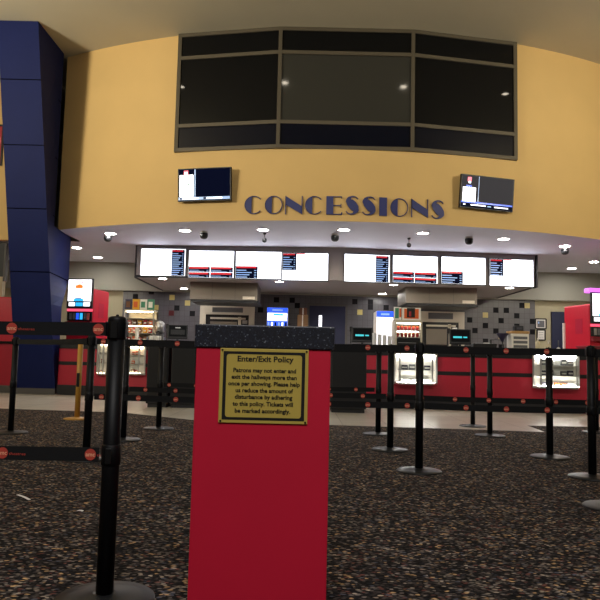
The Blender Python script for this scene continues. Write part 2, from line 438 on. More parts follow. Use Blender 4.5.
lp = [(-9.5,13.75),(-5.75,13.4)]
ct2 = thing('side_counter', 'short red counter with grey base seen left of the blue pylon', 'counter')
b = MB(); run(b,0,.6,.15,1.0,'red',lp); b.build('front_panel',None,ct2)
b = MB(); run(b,-.02,.5,0,.15,'greytrim',lp); b.build('kick_board',None,ct2)
b = MB(); run(b,-.04,.75,1.0,1.05,'cwork',lp); b.build('worktop',None,ct2)

# display cases let into the counter front
def display_case(px0, px1, pt, pb, label, light, goods, bow=.14, name='display_case'):
    pm = (px0+px1)/2; Xm = W(pm,370,12).x; Y = cy(Xm); Xm = W(pm,370,Y).x; Y = cy(Xm)
    w = (px1-px0)/650*Y; zt_ = W(pm,pt,Y-.1).z; zb = W(pm,pb,Y-.1).z
    ang = math.atan2(cy(Xm+.5)-cy(Xm-.5),1)
    t = thing(name, label, 'display case', (Xm,Y-.035,zb), ang, 'glass display cases in the counter front')
    h = zt_-zb; b = MB()
    b.bb((-w/2,-.004,0),(w/2,0,h),'white')
    b.build('back_panel',None,t)
    b = MB()
    P = [(-w/2,-.006),(-w/2+.09,-bow),(w/2-.09,-bow),(w/2,-.006)]
    b.prism(P,0,.035,'silver'); b.prism(P,h-.025,h,'silver')
    for x,y in ((-w/2+.012,-.018),(-w/2+.1,-bow+.012),(w/2-.1,-bow+.012),(w/2-.012,-.018)): b.bb((x-.012,y-.01,.035),(x+.012,y+.01,h-.025),'silver')
    b.build('case_frame',None,t)
    b = MB(); b.bb((-w/2+.1,-bow+.004,.036),(w/2-.1,-bow+.007,h-.026),'glass'); b.build('glass_pane',None,t)
    b = MB(); b.bb((-w/2+.06,-.03,h-.06),(w/2-.06,-.012,h-.03),light); b.build('light_bar',None,t)
    b = MB(); b.bb((-w/2+.06,-bow+.012,.036),(w/2-.06,-bow+.022,.045),light); b.build('light_bar',None,t)
    b = MB(); zs = [h*.36,h*.66] if goods else [h*.45]
    for z in zs: b = MB(); b.bb((-w/2+.06,-bow+.03,z),(w/2-.06,-.006,z+.01),'silver'); b.build('shelf',None,t)
    return t, w, h, bow, zs
def goods_row(t, w, z, items, label, group, hh=.09):
    """small packets standing in a row on a shelf; each a thing"""
    n = len(items); mw = Matrix.Translation(t.location) @ Matrix.Rotation(t.rotation_euler[2],4,'Z')
    for i, m in enumerate(items):
        x = -w/2+.12+(w-.24)*(i+.5)/n; p = mw @ Vector((x,-.05,z)); bw = (w-.24)/n*.42
        b = MB(); h2 = hh*(.8+.35*random.random()); b.bb((-bw,-.03,0),(bw,.03,h2),m,bev=.006); b.bb((-bw*.8,-.032,h2*.3),(bw*.8,-.0295,h2*.6),'white')
        tag(b.build('snack_packet',None,None,p,t.rotation_euler[2]), label, 'snack packet', group)
t,w,h,bo,zs = display_case(394,436.5,353,384.5,'bright glass display case in counter front below the snack cabinet','case_light',False,.16)
goods_row(t,w,.035,['paper','paper','white'],'pale packet on the floor of the bright middle display case','packets in the middle display case',.07)
goods_row(t,w,zs[0]+.01,['goods_dark','greyplastic','greyplastic','goods_dark'],'dark packet on the shelf of the bright middle display case','packets on the middle case shelf',.1)
t,w,h,bo,zs = display_case(532,578,354,388.5,'bright glass display case at the right end of the counter front','case_light',True,.16)
goods_row(t,w,.035,['goods_dark','paper','orange','orange','paper'],'packet on the floor of the right display case','packets in the bottom of the right case',.07)
goods_row(t,w,zs[0]+.01,['goods_dark','goods_dark','paper','greyplastic','goods_dark'],'packet on the lower shelf of the right display case','packets on the lower shelf of the right case',.09)
goods_row(t,w,zs[1]+.01,['greyplastic','greyplastic','paper','greyplastic','greyplastic'],'packet on the upper shelf of the right display case','packets on the upper shelf of the right case',.09)
t,w,h,bo,zs = display_case(126,146,345,375,'dim glass display case left of the two black cabinets','dim_light',True,.12)
goods_row(t,w,.035,['brown','goods_red'],'packet on the floor of the dim left display case','packets in the dim left case',.07)
goods_row(t,w,zs[0]+.01,['orange','paper'],'packet on the lower shelf of the dim left display case','packets on the lower dim shelf',.07)
goods_row(t,w,zs[1]+.01,['orange','orange'],'packet on the upper shelf of the dim left display case','packets on the upper dim shelf',.06)
t,w,h,bo,zs = display_case(96,110,342,375,'small glass display case in the counter front near the golden post','dim_light',True,.12)
goods_row(t,w,.035,['pink','paper'],'packet on the floor of the leftmost small display case','packets in the leftmost case',.07)
goods_row(t,w,zs[0]+.01,['goods_red','paper'],'packet on the shelf of the leftmost small display case','packets on the leftmost case shelf',.07)

# ------------------------------------------------------------------ black cabinets standing in front of the counter
def black_cabinet(px0, px1, pyb, label, zt_=1.06, depth=.6):
    a = G(px0,pyb); c = G(px1,pyb); Y = (a.y+c.y)/2; w = c.x-a.x
    t = thing('black_cabinet', label, 'cabinet', ((a.x+c.x)/2, Y, 0), 0, 'black box cabinets in front of the counter')
    b = MB(); b.bb((-w/2+.006,.01,.06),(w/2-.006,depth,zt_-.04),'blackcab',bev=.01); b.build('body',None,t)
    b = MB(); b.bb((-w/2+.03,-.008,.1),(w/2-.03,.009,zt_-.08),'black',bev=.004); b.build('door',None,t)
    b = MB(); b.bb((-w/2+.002,-.015,zt_-.04),(w/2-.002,depth+.01,zt_),'cwork',bev=.008); b.build('top',None,t)
    b = MB(); b.bb((-w/2+.03,.04,0),(w/2-.03,depth-.03,.06),'kick'); b.build('plinth',None,t)
black_cabinet(144,168,407.5,'black box cabinet beside the dim left display case')
black_cabinet(168.5,196,408,'black box cabinet touching the left edge of the red podium in view')
black_cabinet(330,366,413,'broad black box cabinet standing just right of the red podium')

# ------------------------------------------------------------------ menu screens
def frame_at(p, ang):  # local x along, local z up, -y toward the viewer
    return Matrix.Translation(p) @ Matrix.Rotation(ang,4,'Z')
SW, SH = 1.08, .645
def menu_rects(kind):
    R = []  # x0,x1,z0,z1 in fractions of the screen, material, layer
    def menu(x0,x1,z0,z1,lines,red=True):
        R.append((x0,x1,z0,z1,'scrdark',1))
        if red: R.append((x0+.01,x1-.04,z1-.075,z1-.02,'scrred',2))
        n = lines; hgt = (z1-z0-.12)/n
        for k in range(n):
            z = z1-.11-hgt*(k+.75); l = .45+.35*((k*37)%10)/10
            R.append((x0+.015,x0+.015+(x1-x0)*l,z,z+hgt*.38,'scrblue',2)); R.append((x1-.03-(x1-x0)*.1,x1-.03,z,z+hgt*.3,'scrblue',2))
    if kind == 0: menu(.69,.985,.0,.98,11)
    if kind == 1:
        menu(.0,.475,.2,.40,2); menu(.485,.99,.2,.40,2); menu(0,.475,0,.19,2); menu(.485,.99,0,.19,2)
    if kind == 2: menu(0,.49,0,.46,4)
    if kind == 3: menu(0,.31,.36,1,6); R.append((.31,.5,.96,1,'scrred',1))
    return R
SX = [(140.5,248.5,276.5),(188.5,251,278),(235.5,251.5,279.5),(282,253,281),(343.5,255,282),(391.5,256,283.5),(439.5,257,285),(487.5,259,287)]
names = ['leftmost menu screen, white panel with a narrow navy list at its right','menu screen second from the left, red-headed lists along its bottom edge','menu screen third from the left, navy list in its lower left corner','menu screen fourth from the left, ending the left bank, navy list at upper left',
         'first menu screen of the right bank, navy list down its right side','second menu screen of the right bank, red-headed lists along its bottom','third menu screen of the right bank, navy list in its lower left corner','rightmost menu screen, navy list at upper left of a white panel']
a1 = math.atan2(BMx[1]-BL[1], BMx[0]-BL[0]); a2 = math.atan2(BR[1]-BMx[1], BR[0]-BMx[0])
for i, (px, y0, y1) in enumerate(SX):
    ang = a1 if i < 4 else a2
    base = BL if i < 4 else BMx
    X = W(px+23.2,(y0+y1)/2,15.2).x
    Y = base[1]+math.tan(ang)*(X-base[0])
    X = W(px+23.2,(y0+y1)/2,Y).x
    zc = W(px+23.2,(y0+y1)/2,Y).z
    t = thing('menu_screen', names[i], 'menu screen', (X, Y-.001, zc-SH/2), ang, 'menu screens on the bulkhead')
    b = MB(); b.bb((-SW/2-.006,-.05,-.015),(SW/2+.006,0,SH+.015),'black',bev=.004); b.build('housing',None,t)
    b = MB(); b.bb((-SW/2+.008,-.053,.006),(SW/2-.008,-.0505,SH-.006),'menuwhite')
    for (x0,x1,z0,z1,m,l) in menu_rects(i%4):
        b.bb((-SW/2+.01+x0*(SW-.02),-.0535-.0006*l,.008+z0*(SH-.016)),(-SW/2+.01+x1*(SW-.02),-.0528,.008+z1*(SH-.016)),m)
    b.build('display',None,t)

# ------------------------------------------------------------------ wall televisions
def television(px, py, label, kind, w=1.08, h=.64, roll=0):
    X = W(px,py,12.3).x; Y = wy(X)
    X = W(px,py,Y-.12).x; Y = wy(X); z = W(px,py,Y-.12).z; ang = wang(X)
    n = Vector((math.sin(ang),-math.cos(ang)))
    t = thing('wall_television', label, 'television', (X+n.x*.12, Y+n.y*.12, z), ang, 'televisions on the yellow wall')
    t.rotation_euler = (math.radians(5), roll, ang)
    b = MB(); b.bb((-w/2,-.03,-h/2),(w/2,.03,h/2),'black',bev=.008); b.build('housing',None,t)
    b = MB(); e = -.0345
    def r(x0,x1,z0,z1,m,l=0): b.bb((-w/2+x0*w,-.034-.0006*l,-h/2+z0*h),(-w/2+x1*w,-.031,-h/2+z1*h),m)
    r(.02,.98,.03,.97,'scrdark' if kind==0 else 'scrgrey')
    if kind == 0:
        b2 = [(.045,.14),(.30,.14),(.31,.8),(.03,.8)]
        r(.04,.3,.14,.8,'scrwhite',1); r(.12,.2,.78,.93,'scrpink',2); r(.135,.185,.8,.88,'scrwhite',3)
        r(.2,.23,.48,.54,'green',2); r(.32,.34,.12,.96,'scrblue',1)
        r(.02,.98,.05,.13,'scrblue',1); r(.1,.4,.07,.115,'scrwhite',2); r(.55,.84,.07,.115,'scrwhite',2); r(.05,.08,.06,.12,'scrdark',2); r(.49,.54,.06,.12,'scrdark',2)
    else:
        r(.02,.98,.03,.2,'scrdark',1)
        r(.04,.28,.2,.62,'scrwhite',1); r(.1,.2,.60,.68,'scrroyal',1); r(.12,.19,.8,.92,'scrpink',2); r(.14,.18,.74,.8,'scrwhite',2)
        r(.325,.335,.12,.96,'scrblue',2); r(.02,.98,.155,.2,'scrroyal',2); r(.06,.1,.09,.12,'scrwhite',2); r(.2,.48,.09,.12,'scrwhite',2); r(.51,.58,.08,.11,'scrblue',2); r(.64,.9,.08,.11,'scrwhite',2)
    b.build('display',None,t)
    b = MB(); b.bb((-.15,.03,-.12),(.15,.115,.12),'greyplastic'); b.build('wall_bracket',None,t)
television(206,184.7,'television on the yellow wall left of the big navy letters',0)
television(485.3,193.3,'tilted television on the yellow wall right of the big navy letters',1,w=1.12,roll=math.radians(1.2))

# ------------------------------------------------------------------ CONCESSIONS lettering
def ring(cx, cz, ro_x, ro_z, th, a0, a1, n=28, thx=None):
    out = []; inn = []
    for k in range(n+1):
        a = a0+(a1-a0)*k/n
        out.append((cx+ro_x*math.cos(a), cz+ro_z*math.sin(a))); inn.append((cx+(ro_x-th)*math.cos(a), cz+(ro_z-th)*math.sin(a)))
    return [[out[k],out[k+1],inn[k+1],inn[k]] for k in range(n)]
def stroke(pts, ws):
    n = len(pts); L=[]; R=[]
    for i,(p,w) in enumerate(zip(pts,ws)):
        a = Vector(pts[max(0,i-1)]); c = Vector(pts[min(n-1,i+1)]); t=(c-a).normalized(); nn=Vector((-t.y,t.x))
        L.append(tuple(Vector(p)+nn*w/2)); R.append(tuple(Vector(p)-nn*w/2))
    return [[L[i],L[i+1],R[i+1],R[i]] for i in range(n-1)]
def glyph(ch, w, h):
    T = .016; P = []
    if ch in 'CO':
        a0, a1 = (0,2*PI) if ch=='O' else (.72,2*PI-.72)
        P += ring(0,0,w/2 if ch=='O' else w*.54,h/2,T,a0,a1,36)
        xc = -.1*w if ch=='O' else -.12*w; rx = w/2 if ch=='O' else w*.54
        n=14; a_s = math.acos(xc/rx); poly=[(rx*math.cos(a_s+(2*PI-2*a_s)*k/n), h/2*math.sin(a_s+(2*PI-2*a_s)*k/n)) for k in range(n+1)]
        for k in range(n//2): P.append([poly[k],poly[k+1],poly[n-k-1],poly[n-k]])
    if ch == 'N':
        P.append([(-w/2,-h/2),(-w/2+T,-h/2),(-w/2+T,h/2),(-w/2,h/2)]); P.append([(w/2-T,-h/2),(w/2,-h/2),(w/2,h/2),(w/2-T,h/2)])
        P.append([(-w/2,h*.5),(-w/2,h*.03),(w/2-.001,-h/2),(w/2-.001,-h*.08)])
    if ch == 'I': P.append([(-w/2,-h/2),(w/2,-h/2),(w/2,h/2),(-w/2,h/2)])
    if ch == 'E':
        P.append([(-w/2,-h/2),(-w/2+w*.44,-h/2),(-w/2+w*.44,h/2),(-w/2,h/2)])
        for z, l in ((h/2-T,.48),(-.0*h-T/2,.45),(-h/2,.5)): P.append([(-w*.08,z),(w*l,z),(w*l,z+T),(-w*.08,z+T)])
        P.append([(w*.42,-h/2),(w*.5,-h/2),(w*.52,-h*.36),(w*.46,-h*.36)]); P.append([(w*.42,h/2),(w*.48,h/2),(w*.48,h*.38),(w*.45,h*.38)]); P.append([(w*.4,-h*.1),(w*.45,-h*.1),(w*.45,h*.1),(w*.4,h*.1)])
    if ch == 'S':
        pts=[];ws=[]
        key=[(.42,.34,T),(.30,.44,T),(.12,.485,T+.006),(-.08,.46,.03),(-.22,.37,.07),(-.24,.26,.125),(-.12,.13,.155),(.06,-.02,.165),(.2,-.16,.155),(.26,-.28,.12),(.2,-.38,.07),(.06,-.46,.03),(-.12,-.485,T+.004),(-.3,-.45,T),(-.45,-.33,T)]
        for i in range(len(key)-1):
            for s in range(3):
                u=s/3; pts.append(((lerp(key[i][0],key[i+1][0],u))*w,(lerp(key[i][1],key[i+1][1],u))*h)); ws.append(lerp(key[i][2],key[i+1][2],u))
        pts.append((key[-1][0]*w,key[-1][1]*h)); ws.append(key[-1][2])
        P += stroke(pts, ws)
    return P
sign = thing('wall_lettering', 'navy art deco letters reading CONCESSIONS on the curved yellow wall', 'sign')
LT = [('C',245.3,262.8,205.3),('O',264.9,282.9,205.3),('N',285.2,302.7,205.4),('C',305.6,323.1,205.6),('E',326.1,342.2,205.8),('S',345.1,358.9,205.6),('S',361.6,375.8,206.2),('I',378.9,386.8,207.0),('O',389.9,408.2,207.8),('N',410.6,428,208.6),('S',430.4,444.1,209.9)]
for ch, x0, x1, yc in LT:
    pc = (x0+x1)/2; X = W(pc,yc,12.1).x; Y = wy(X); q = W(pc,yc,Y); ang = wang(q.x); Y = wy(q.x)
    w = (x1-x0)/650*Y/math.cos(ang); h = .352
    b = MB()
    for poly in glyph(ch, w, h):
        n = len(poly); lo=[b.bm.verts.new((p[0],-.035,p[1])) for p in poly]; hi=[b.bm.verts.new((p[0],-.012,p[1])) for p in poly]
        area = sum(poly[k][0]*poly[(k+1)%n][1]-poly[(k+1)%n][0]*poly[k][1] for k in range(n))
        fm = b.mi('letter'); em = b.mi('letteredge')
        thin = min((Vector(poly[0])-Vector(poly[-1])).length,(Vector(poly[0])-Vector(poly[1])).length) < .02 and ch!='S'
        b.bm.faces.new(lo).material_index = fm; b.bm.faces.new(hi).material_index = fm
        for k in range(n):
            try: b.bm.faces.new((lo[k],lo[(k+1)%n],hi[(k+1)%n],hi[k])).material_index = em
            except ValueError: pass
    o = b.build('letter_'+ch.lower(),None,sign,(q.x,Y,q.z),ang)
    # small stand-off pin behind the letter
    pb = MB(); pb.bb((-.01 if ch not in 'CO' else -w*.3,-.012,-.01),(.01 if ch not in 'CO' else -w*.3+.02,.003,.01),'letteredge'); pb.build('mounting_pin',None,o)

# ------------------------------------------------------------------ downlights, domes and small cameras
def downlight(x, y, z, label, group, r=.11, m='lamp', name='recessed_downlight'):
    t = thing(name, label, 'downlight', (x,y,z), 0, group)
    b = MB(); b.lathe([(r+.025,0),(r+.022,-.012),(r,-.014),(r,-.004)],'lampring'); b.build('trim_ring',None,t)
    b = MB(); b.lathe([(r-.002,-.0035),(r-.002,-.009)],m); b.build('lamp_face',None,t)
    return t
for (px,py),lab in {(110.3,233.8):'recessed downlight above the left snack cabinet, beside a black dome',(76.7,248):'recessed downlight close to the blue pylon',(102,259.8):'recessed downlight deepest in on the left, near the cream wall',(185,230.7):'recessed downlight below the left wall television',(263,230):'recessed downlight under the first letters of the sign',(343.8,230):'recessed downlight under the middle letters, above a dome',(423,233.5):'recessed downlight under the last letters of the sign',(503.6,239.3):'recessed downlight below the right wall television',(565,246.3):'recessed downlight directly above the rightmost black dome',(593.7,262):'recessed downlight nearest the right edge of the photo',(559,272.7):'recessed downlight deepest in on the right, near the white fascia'}.items():
    p = G(px,py,ZS-.012); downlight(p.x,min(p.y,17.5),ZS,lab,'downlights in the lower ceiling')
for (px,py),lab in {(162.7,278.7):'downlight under the menu bulkhead below the leftmost screen',(184,288.6):'downlight deep under the bulkhead beside the left hood',(279.5,281.8):'downlight under the menu bulkhead between third and fourth screens',(393.7,285):'downlight under the bulkhead below the second screen of the right bank',(382.3,294):'downlight deep under the bulkhead above the white cooler',(509.3,288):'downlight under the menu bulkhead below the rightmost screen'}.items():
    p = G(px,py,ZB-.012); downlight(p.x,min(p.y,18.2),ZB,lab,'downlights under the menu bulkhead',r=.1)
domes = {(108,236):'black dome under the ceiling below the leftmost front downlight',(204,233):'black dome hanging between the left television and the menu screens',(335,235.5):'black dome hanging below the middle of the lettering',(469,238.5):'black dome hanging below the right television',(565,249):'black dome hanging at the far right beneath a downlight'}
for (px,py),lab in domes.items():
    p = G(px,py,ZS-.03)
    t = thing('ceiling_dome', lab, 'security camera', (p.x,p.y,ZS), 0, 'black domes hanging from the lower ceiling')
    b = MB(); b.lathe([(.075,0),(.075,-.03),(.06,-.035)],'lampring'); b.build('mount',None,t)
    b = MB(); b.lathe([(.082,-.036),(.085,-.06),(.083,-.1),(.07,-.135),(.04,-.155),(.004,-.16)],'black'); b.build('dome',None,t)
for (px,py),lab in {(264.7,236):'small black pendant device hanging in front of the third menu screen',(409,241):'small black pendant device hanging before the right bank of screens'}.items():
    p = G(px,py-3,ZS)
    t = thing('pendant_camera', lab, 'security camera', (p.x,p.y,ZS), 0, 'small pendant devices')
    b = MB(); b.lathe([(.035,0),(.03,-.03),(.008,-.035),(.008,-.1),(.014,-.105)],'black',16); b.build('stem',None,t)
    b = MB(); b.lathe([(.01,-.106),(.04,-.12),(.05,-.15),(.04,-.19),(.01,-.205)],'black',16); b.build('camera_head',None,t)
t = thing('bracket_camera','small black camera on the side of the bulkhead by the leftmost screen','security camera',(-3.899,16.6,3.2))
b = MB(); b.bb((-.1,-.02,-.02),(-.002,.02,.02),'black'); b.build('bracket',None,t)
b = MB(); b.lathe([(.03,-.12),(.05,-.1),(.05,.08),(.03,.1)],'black',14,(-.15,0,-.02),'Y'); b.build('camera_body',None,t)
for (x,y),lab in {(-3.85,10.26):'leftmost high hall downlight, seen mirrored in the dark window',(-.47,9.52):'hall downlight left of centre, mirrored in the dark window',(2.30,9.44):'hall downlight right of centre, mirrored in the dark window',(5.66,10.38):'rightmost high hall downlight, seen mirrored in the dark window'}.items():
    downlight(x,y,ZC,lab,'downlights in the high hall ceiling',r=.075,m='hall_lamp')

# ------------------------------------------------------------------ hoods and pass-through windows
def hood(px0, px1, label):
    Y = 16.0; x0 = W(px0,290,Y).x; x1 = W(px1,290,Y).x; z0 = W((px0+px1)/2,302 if px0<300 else 306,Y).z
    t = thing('extractor_hood', label, 'hood', ((x0+x1)/2,Y,z0), 0, 'grey steel hoods under the bulkhead'); w = x1-x0
    b = MB(); b.bb((-w/2,0,.06),(w/2,1.3,ZB-z0-.003),'steel')
    b.build('hood_body',None,t)
    b = MB(); b.bb((-w/2+.02,.02,0),(w/2+.03,1.3,.055),'black'); b.build('grease_lip',None,t)
    b = MB(); b.bb((w/2-.36,-.012,.075),(w/2-.06,-.001,.15),'frame'); b.build('label_plate',None,t)
    b = MB()
    for k in (-.17,.17): b.bb((w*k-.004,-.004,.07),(w*k+.004,-.001,ZB-z0-.01),'greytrim')
    b.build('panel_seam',None,t)
hood(190,257.5,'grey steel hood under the left half of the bulkhead, above a serving hatch')
hood(405.7,477,'grey steel hood under the right half of the bulkhead, above a serving hatch')
def hatch(px0, px1, pt, pm, po, label):
    Y = 18.5; x0 = W(px0,320,Y).x; x1 = W(px1,320,Y).x; zt_ = W(px0,pt,Y).z; zm = W(px0,pm,Y).z; zo = W(px0,po,Y).z; w = x1-x0; d = YB-Y-.006
    t = thing('serving_hatch', label, 'hatch', ((x0+x1)/2,Y,.9), 0, 'framed serving hatches in the tiled wall')
    b = MB(); b.bb((-w/2,0,0),(-w/2+.16,d,zt_-.9),'frame'); b.bb((w/2-.16,0,0),(w/2,d,zt_-.9),'frame'); b.bb((-w/2+.16,0,zo-.9),(w/2-.16,d,zt_-.9),'frame'); b.bb((-w/2+.16,0,0),(w/2-.16,d,.06),'frame'); b.build('hatch_frame',None,t)
    b = MB(); b.bb((-w/2+.35,-.012,zm-.9),(w/2-.33,-.001,zt_-.94),'greyplastic')
    k = zm-.9+.03
    while k < zt_-.96: b.bb((-w/2+.36,-.02,k),(w/2-.34,-.0125,k+.012),'greytrim'); k += .03
    b.build('vent_grille',None,t)
    b = MB(); b.bb((-w/2+.162,.06,.062),(w/2-.162,d,zo-.902),'black'); b.build('opening',None,t)
    b = MB(); z = (zo-.9)
    b.bb((-w/2+.3,.0,.4),(w/2-.5,.055,z-.2),'steel'); b.bb((w/2-.46,.0,.1),(w/2-.38,.055,z-.06),'frame'); b.bb((-w/2+.3,.0,z-.13),(w/2-.25,.05,z-.08),'frame'); b.bb((w/2-.34,.02,z-.25),(w/2-.2,.05,z-.15),'silver'); b.build('kitchen_shelf',None,t)
hatch(199.7,254.3,305.5,311.7,314,'cream framed serving hatch behind the red podium, under the left hood')
hatch(416,464.5,311,318.5,321.5,'cream framed serving hatch behind the right register, under the right hood')

# ------------------------------------------------------------------ tall drink machines
def drink_machine(px, ptop, Y, ang, label, w=.62, d=.8, topper=False, face=True, bodyz=None):
    c = W(px,ptop,Y); zt_ = c.z
    t = thing('drink_machine', label, 'drink machine', (c.x,Y,0), ang, 'red touch-screen drink machines')
    bz = bodyz or zt_-.12
    b = MB(); b.bb((-w/2,.06,.02),(w/2,d,bz),'machred',bev=.03); b.build('body',None,t)
    b = MB(); b.bb((w/2 if ang<=0 and px<300 else -w/2-.004,.3,bz-.62),((w/2+.004) if px<300 else -w/2,.55,bz-.3),'sideemb'); b.build('side_emblem',None,t)
    if face:
        b = MB(); b.bb((-w/2+.01,.0,zt_-.66),(w/2-.01,.058,zt_),'black',bev=.015); b.build('screen_housing',None,t)
        b = MB(); H_=.62; z1 = zt_-.03; z0 = z1-H_*.76
        b.bb((-w/2+.04,-.004,z0),(w/2-.04,-.001,z1),'scrwhite')
        b.bb((-.1,-.006,z1-.19),(.07,-.0035,z1-.12),'scrorange'); b.bb((-.05,-.007,z1-.13),(.04,-.0035,z1-.1),'scrorange'); b.bb((.04,-.006,z1-.08),(.08,-.0035,z1-.045),'scrpink')
        b.bb((-.13,-.006,z0),(.1,-.0035,z0+.05),'scrcyan'); b.bb((-.1,-.0065,z0+.05),(.05,-.0035,z0+.08),'scrblue'); b.bb((-w/2+.05,-.006,z0+.22),(-w/2+.08,-.0035,z0+.24),'scrpink')
        for x0,x1,m in ((-.24,-.1,'scrwhite'),(-.08,.08,'scrcyan'),(.1,.25,'scrwhite')): b.bb((x0,-.006,z0-.11),(x1,-.001,z0-.03),m)
        b.build('touch_screen',None,t)
        b = MB(); b.bb((-w/2+.02,.02,zt_-.72),(w/2-.02,.058,zt_-.67),'scrpink'); b.build('light_strip',None,t)
        b = MB(); zb = zt_-.73
        b.bb((-w/2+.02,.03,zb-.2),(w/2-.02,.058,zb),'black')
        for x,m in ((-.2,'silver'),(-.12,'greyplastic'),(-.04,'scrroyal'),(.05,'scrcyan'),(.14,'silver'),(.21,'pink')): b.bb((x-.03,.018,zb-.17),(x+.03,.029,zb-.03),m)
        b.build('nozzle_panel',None,t)
        b = MB(); b.bb((-w/2+.02,-.04,zb-.3),(w/2-.02,.058,zb-.22),'darkred'); b.build('drip_tray',None,t)
    if topper:
        b = MB(); b.bb((-w/2-.05,d-.06,.04),(-w/2-.006,d-.02,1.75),'white'); b.build('edge_strip',None,t)
        b = MB(); b.bb((-w/2+.04,.1,zt_+.002),(w/2-.04,.3,zt_+.1),'scrpurple',bev=.02); b.build('light_topper',None,t)
drink_machine(80.5,278.3,14.15,-.16,'red drink machine with tall white touch screen, right of the blue pylon',bodyz=2.25)
drink_machine(604,292.5,13.6,.18,'red drink machine with purple light topper at the right edge',w=.62,d=.98,topper=True,bodyz=2.12)
drink_machine(-3,291,14.5,.1,'red machine body at the far left edge beyond the blue pylon',w=.95,face=False)
# raised dark red shelf in front of the right machine
X0 = W(585,345,12.9).x
t = thing('raised_counter','dark red raised counter block below the right drink machine','counter',(X0+.9,12.75,0))
b = MB(); b.bb((-.9,0,.02),(.9,.5,1.18),'darkred'); b.build('body',None,t)
b = MB(); b.bb((-.93,-.03,1.181),(.93,.52,1.22),'darkred',bev=.005); b.build('top',None,t)

# ------------------------------------------------------------------ things on the worktop
ZW = 1.071
def place(px, back): 
    X = W(px,345,12.3).x; Y = cy(X)+back; X = W(px,345,Y).x
    return X, cy(X)+back
def register(px, label, ang, scale=1.0, teal=False):
    X, Y = place(px,.38)
    t = thing('cash_register', label, 'cash register', (X,Y,ZW), ang, 'black registers on the counter')
    b = MB(); b.bb((-.19,-.12,0),(.19,.2,.07),'black',bev=.01); b.build('base',None,t)
    b = MB(); b.box((0,-.02,.24),(.4,.05,.29),'black',rx=-.22,bev=.012); b.build('monitor',None,t)
    def face(u,v,w_,h_,lift,m):
        c = Matrix.Rotation(-.22,3,'X') @ Vector((u,-.025-lift,v)); b.box((c.x,c.y-.02,c.z+.24),(w_,.004,h_),m,rx=-.22)
    b = MB(); face(0,.01,.34,.225,.0025,'regdisp')
    if teal: face(-.05,-.015,.16,.035,.005,'teal'); face(.09,-.015,.07,.025,.005,'teal')
    else: face(0,.08,.1,.02,.005,'silver'); face(0,-.01,.28,.1,.004,'black')
    b.build('display',None,t)
    b = MB(); b.bb((-.02,0,.07),(.02,.04,.2),'black'); b.build('neck',None,t)
    b = MB(); b.bb((-.1,-.2,0),(.06,-.125,.02),'paper'); b.build('receipt_pad',None,t)
    b = MB(); b.bb((-.24,.0,.3),(-.18,.06,.4),'black',bev=.008); b.bb((-.225,.02,.07),(-.205,.04,.3),'black'); b.build('card_reader',None,t)
register(177,'black register with pale receipt, left of the red podium',.15)
register(362,'black register with teal digits beside the white cooler',-.05,teal=True)
register(460,'black register with teal digits in front of the right serving hatch',-.12,teal=True)

# glass snack cabinet, left
X, Y = place(137,.3); w = 30/650*Y; zt_ = W(137,299,Y).z-ZW
t = thing('snack_cabinet','lit glass snack cabinet with posters on top at left of counter','snack cabinet',(X,Y,ZW))
b = MB()
for x in (-w/2,w/2-.02):
    for y in (0,.36): b.bb((x,y,0),(x+.02,y+.02,zt_-.22),'silver')
b.bb((-w/2,.36,0),(w/2,.375,zt_-.22),'frame'); b.bb((-w/2,0,zt_-.24),(w/2,.38,zt_-.215),'frame'); b.bb((-w/2,0,0),(w/2,.38,.03),'silver')
b.build('cabinet_frame',None,t)
b = MB()
for z in (.2,.36,.5): b = MB(); b.bb((-w/2+.022,.04,z),(w/2-.022,.355,z+.012),'frame'); b.build('shelf',None,t)
b = MB(); b.bb((-w/2+.03,.1,zt_-.262),(w/2-.03,.13,zt_-.242),'dim_light'); b.build('light_bar',None,t); b = MB(); b.bb((-w/2+.03,.1,.345),(w/2-.03,.12,.355),'dim_light'); b.build('light_bar',None,t)
b = MB()
for k,(m,m2) in enumerate((('goods_dark','brown'),('gold','orange'),('paper','green'),('green','paper'))):
    x0 = -w/2+w*k/4+.006; b.bb((x0,.03,zt_-.213),(x0+w/4-.012,.05,zt_),m); b.bb((x0+.02,.026,zt_-.17),(x0+w/4-.05,.029,zt_-.05),m2)
b.build('poster_header',None,t)
for row,z in enumerate((.032,.213,.373)):
    for k in range(5):
        b = MB(); m = ['goods_red','orange','pink','brown','gold'][(k+row)%5]; b.bb((-.035,-.03,0),(.035,.03,.09+.02*(k%2)),m,bev=.006); b.bb((-.025,-.033,.03),(.025,-.0295,.06),'paper')
        tag(b.build('snack_box',None,None,(X-w/2+.09+k*(w-.18)/4,Y+.13,ZW+z)),'small snack box on a shelf of the lit left snack cabinet','snack box','snack boxes in the left cabinet')
# cup stack before it
X, Y = place(136,.12)
t = thing('cup_stack','tall stack of white cups in front of the left snack cabinet','cup stack',(X,Y,ZW))
b = MB(); prof=[(.03,0)]
for k in range(10): prof += [(.034,.01+k*.022),(.044,.03+k*.022),(.038,.031+k*.022)]
prof += [(.04,.26),(.044,.3)]; b.lathe(prof,'white',16); b.build('cups',None,t)
b = MB(); b.lathe([(.047,.3005),(.047,.306)],'white',16); b.build('top_rim',None,t)
